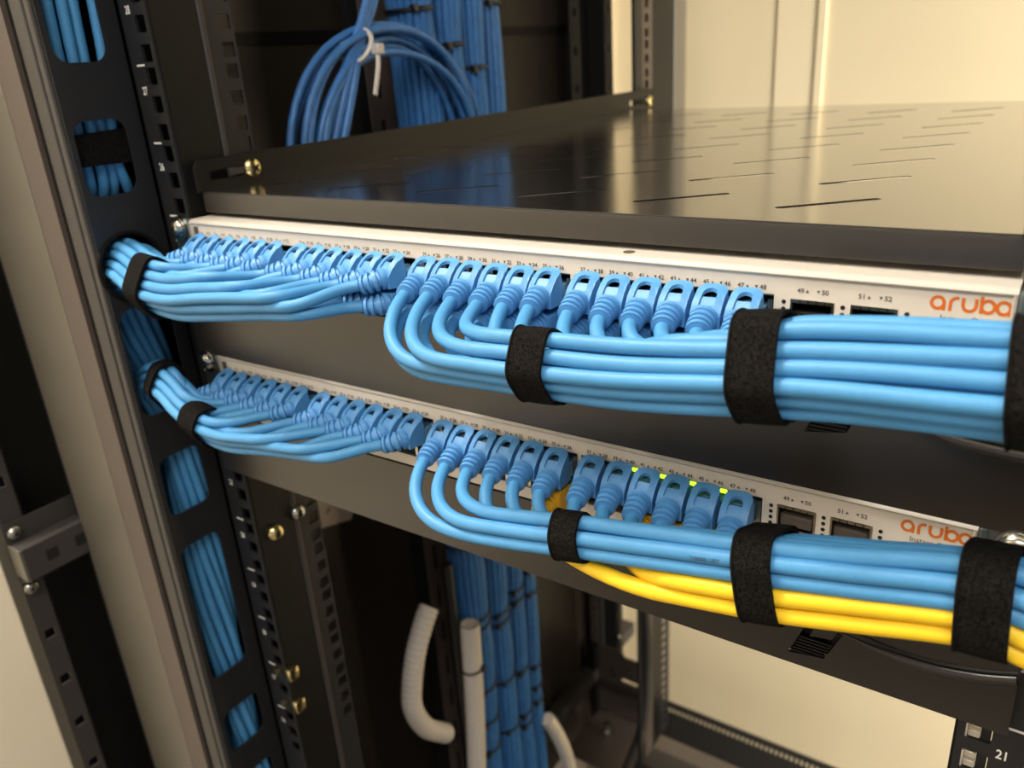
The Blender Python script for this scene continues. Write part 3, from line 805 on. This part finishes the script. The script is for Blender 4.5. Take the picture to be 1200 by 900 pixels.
strap('upR', 287, 15, 'black hook-and-loop strap round the upper right bundle, nearest its start')
strap('upR', 376, 15.5, 'black hook-and-loop strap round the upper right bundle, in front of port 48')
strap('upR', 452, 15.5, 'black hook-and-loop strap round the upper right bundle, beside the orange wordmark at the right edge')
strap('loR', 298, 13, 'black hook-and-loop strap round the lower right bundle where yellow cables emerge')
strap('loR', 377, 14, 'black hook-and-loop strap round blue and yellow cables, middle of the lower right bundle')
strap('loR', 449, 15, 'black hook-and-loop strap round blue and yellow cables, below the lower orange wordmark')
strap('upL', 10, 19, 'black hook-and-loop strap round the upper left bundle near the duct opening', False)
strap('loL', 26, 17, 'black hook-and-loop strap round the lower left bundle below the rail', False)
strap('loL', -22, 10, 'black hook-and-loop strap round the lower left bundle hugging the duct opening', False)

# --- riser cables inside the duct, seen in the upper openings
for k, (y, x) in enumerate(((-30, -50), (-22.5, -48), (-15.5, -49), (-4.5, -47), (-26, -57))):
    P = catmull([(x, y-1, 420), (x, y+.5, 300), (x, y-2, 226), (x-1, y+(-1 if k != 3 else -9), 170), (x-8, y, 146), (x-42, y+2, 118), (x-72, y+3, 70), (x-76, y+3, -200), (x-76, y+3, -430)], 12)
    bm = bmesh.new(); sweep(bm, P, 3.3, 12)
    o = obj('riser_cable', bm, 'blue', None, (x, y, -430))
    tag(o, ['leftmost blue cable dropping through the upper duct opening', 'second blue cable from the left in the upper duct opening', 'third blue cable from the left in the upper duct opening', 'rightmost blue cable in the upper duct opening, apart from the rest', 'blue cable half hidden behind the others in the upper duct opening'][k], 'cable', 'blue cables dropping inside the duct')
bm = bmesh.new(); prism(bm, rrect(-66, -42.2, -45, -2, 5), 168, 186); 
for v in bm.verts: v.co.z += (v.co.y+42)*.05 if v.co.z > 175 else -(v.co.y+42)*.02
o = obj('velcro_strap', bm, 'velcro', None, (-52, -24, 177)); tag(o, 'wide black strap crossing the blue cables in the second duct opening', 'strap')

# ---------------------------------------------------------------- rear cable bundles, coil, conduits
def wob(z, k): return 1.5*math.sin(z*.011+k)
by = [301, 347, 387, 423]; br_ = [22, 21, 18, 15]
tie_z = [(-292, -392, -405, -498, -548, -595), (-330, -418, -432, -520, -600), (-412, -428, -540, -612, -630), (-405, -440, -560, -596, -622)]
tie_up = [(257,), (226,), (204,), (263,)]
words = ['leftmost', 'second', 'third', 'rightmost']
for b in range(4):
    cy = by[b]; r0 = br_[b]; cx = -66 - b*2
    ncab = [18, 17, 15, 12][b]; rc = 3.25
    tz = sorted(tie_z[b]+tie_up[b])
    src = None
    for k in range(ncab):
        an = 2*math.pi*k/ncab
        P = []
        for q in range(0, 70):
            z = -1000+q*20
            d = min(abs(z-z_) for z_ in tz); sq = 1-.10*math.exp(-(d/28)**2)
            tw = z*.0006
            P.append(V(cx+(r0-rc)*sq*math.cos(an+tw)+wob(z, b*2), cy+(r0-rc)*sq*math.sin(an+tw)+wob(z, b*3+1)*.8, z))
        bm = bmesh.new(); sweep(bm, P, rc, 8)
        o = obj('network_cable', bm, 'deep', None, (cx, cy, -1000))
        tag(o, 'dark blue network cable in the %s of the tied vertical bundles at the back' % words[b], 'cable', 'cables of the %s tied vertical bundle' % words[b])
    for j, z in enumerate(tz):
        R0 = r0*.9+1.2
        P = [V(cx+R0*math.cos(a)+wob(z, b*2), cy+R0*math.sin(a)+wob(z, b*3+1)*.8, z+1.5*math.sin(a+b)) for a in (2*math.pi*k/30 for k in range(31))]
        t = thing('cable_tie', 'thin black cable tie round the %s vertical bundle, %s' % (words[b], 'above the shelf' if z > 0 else ('topmost', 'second', 'third', 'fourth', 'fifth', 'sixth')[sum(1 for q in tz if 0 > q > z)] + ' of those below the switches'), 'tie', (cx, cy, z), 'cable ties on the %s bundle %s' % (words[b], 'above' if z > 0 else 'below'))
        bm = bmesh.new(); sweep(bm, P, 1.5 if z < 0 else 2.0, 6, caps=False); obj('loop', bm, 'tie', t)
        bm = B((cx+R0*.8-2, cx+R0*.8+4, cy-R0*.65-3, cy-R0*.65+3, z-3, z+3)); obj('lock_head', bev(bm, .6, 1), 'tie', t)
# slotted tray strip the bundles hang on
ct = thing('cable_tray', 'black vertical tray strip with long slots behind the cable coil', 'tray', (-100, 290, -1000))
obj('tray_strip', plate(rect(272, 312, -1000, 700), [rrect(284, 291, z, z+34, 3.4) for z in range(-960, 660, 52)], 2, lambda u, v, w_: (-100+w_, u, v)), 'brown', ct, smooth=False)
obj('tray_backing', B((-112, -103, 262, 470, -1000, 700)), 'dark', ct, smooth=False)
bm = bmesh.new(); sweep(bm, [V(-60, 262, -1000), V(-60, 262, -300)], 6, 10)
o = obj('power_cable', bm, 'tie', None, (-60, 262, -1000)); tag(o, 'thick black cable hanging between the two white conduits', 'cable')
# coil
co = thing('cable_coil', 'hank of blue cable looped and tied, hanging above the shelf at the back left', 'cable coil', (-35, 230, 120))
cc = V(-35, 230, 128)
for k, (ra, rb, dx, sy, sz) in enumerate(((117, 117, 0, -1, 0), (110, 112, 5, 4, 0), (104, 106, -4, 2, 1), (98, 101, 3, 3, 2), (92, 97, -2, 0, 1), (113, 108, -7, 5, 4), (107, 114, 8, -3, 0), (96, 93, 8, 4, 3))):
    P = [cc+V(dx+3*math.sin(a*2+k), sy+(ra)*math.cos(a), sz+(rb+(2*math.sin(3*a+k)))*math.sin(a)*(1.0 if math.sin(a) > 0 else .8)) for a in (2*math.pi*q/56 for q in range(57))]
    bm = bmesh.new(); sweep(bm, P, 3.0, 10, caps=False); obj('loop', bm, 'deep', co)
for k in range(3):
    P = catmull([cc+V(2+k*3, -83+k*7, 30), cc+V(4+k*2, -62+k*6, 70), cc+V(4, -38+k*3, 103), cc+V(3, -22+k*4, 125), cc+V(0, 0+k*4, 165), cc+V(-6, 14+k*4, 230)], 8)
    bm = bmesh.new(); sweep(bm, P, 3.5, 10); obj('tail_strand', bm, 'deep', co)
wt = thing('cable_tie', 'white cable tie with a hanging tail holding the blue cable coil', 'tie', (-30, 196, 225))
P = [cc+V(3+12*math.cos(a), -36+4*math.cos(a)+7*math.sin(a), 100+12*math.sin(a)) for a in (2*math.pi*q/30 for q in range(31))]
bm = bmesh.new(); sweep(bm, P, 1.9, 6, caps=False); obj('loop', bm, 'white_tie', wt)
bm = bmesh.new(); sweep(bm, catmull([cc+V(20, -30, 96), cc+V(22, -34, 84), cc+V(22, -41, 64)], 4), 2.4, 6, sx=.5); obj('tail', bm, 'white_tie', wt)
obj('lock_head', bev(B((-19, -11, 196, 204, 221, 229)), 1, 1), 'white_tie', wt)
# conduits
def corr(P, r, amp):
    PP = catmull(P, 1.6); return PP, [r+(amp if (i//2) % 2 else -amp) for i in range(len(PP))]
PP, rr_ = corr([(-60, 227, -334), (-60, 219, -342), (-60, 199, -371), (-60, 186, -406), (-60, 182, -438), (-60, 197, -478), (-60, 228, -514)], 11, .35)
bm = bmesh.new(); sweep(bm, PP, rr_, 16); o = obj('conduit', bm, 'conduit', None, (-60, 190, -500)); tag(o, 'white corrugated conduit bent like a hook, left of the vertical bundles', 'conduit')
t = thing('conduit', 'straight white conduit with an open top standing beside the blue bundles', 'conduit', (-45, 262, -1000))
bm = bmesh.new(); PP, rr_ = corr([(-45, 273, -383), (-45, 270, -440), (-45, 265, -520), (-45, 255, -620), (-45, 240, -760)], 11.5, .15); sweep(bm, PP, rr_, 18, caps=False)
sweep(bm, PP[:20], 9.6, 18, caps=False); obj('tube', bm, 'conduit', t)
P = [V(-45+12.6*math.cos(a), 268+12.6*math.sin(a), -441) for a in (2*math.pi*q/24 for q in range(25))]
bm = bmesh.new(); sweep(bm, P, 1.2, 6, caps=False); box(bm, -36, -30, 270, 277, -444, -438); obj('binding_tie', bm, 'tie', t)
bm = bmesh.new(); PP, rr_ = corr([(-55, 430, -660), (-50, 446, -700), (-45, 462, -760), (-42, 470, -840)], 10, .3); sweep(bm, PP, rr_, 14)
o = obj('conduit', bm, 'conduit', None, (-50, 450, -760)); tag(o, 'short curve of white conduit behind the bottom of the bundles', 'conduit')
# corrugated black sleeve in front of the rear rail
PP, rr_ = corr([(-2, 626, -300), (-2, 636, -560), (0, 640, -700), (-6, 636, -820), (-22, 610, -900), (-40, 560, -980)], 8, 1.1)
bm = bmesh.new(); sweep(bm, PP, rr_, 10); o = obj('power_cable', bm, 'rib', None, (0, 640, -980)); tag(o, 'ribbed black cable sleeve hanging in front of the rear rail', 'cable')

for o in bpy.data.objects:
    if '_org' in o: del o['_org']
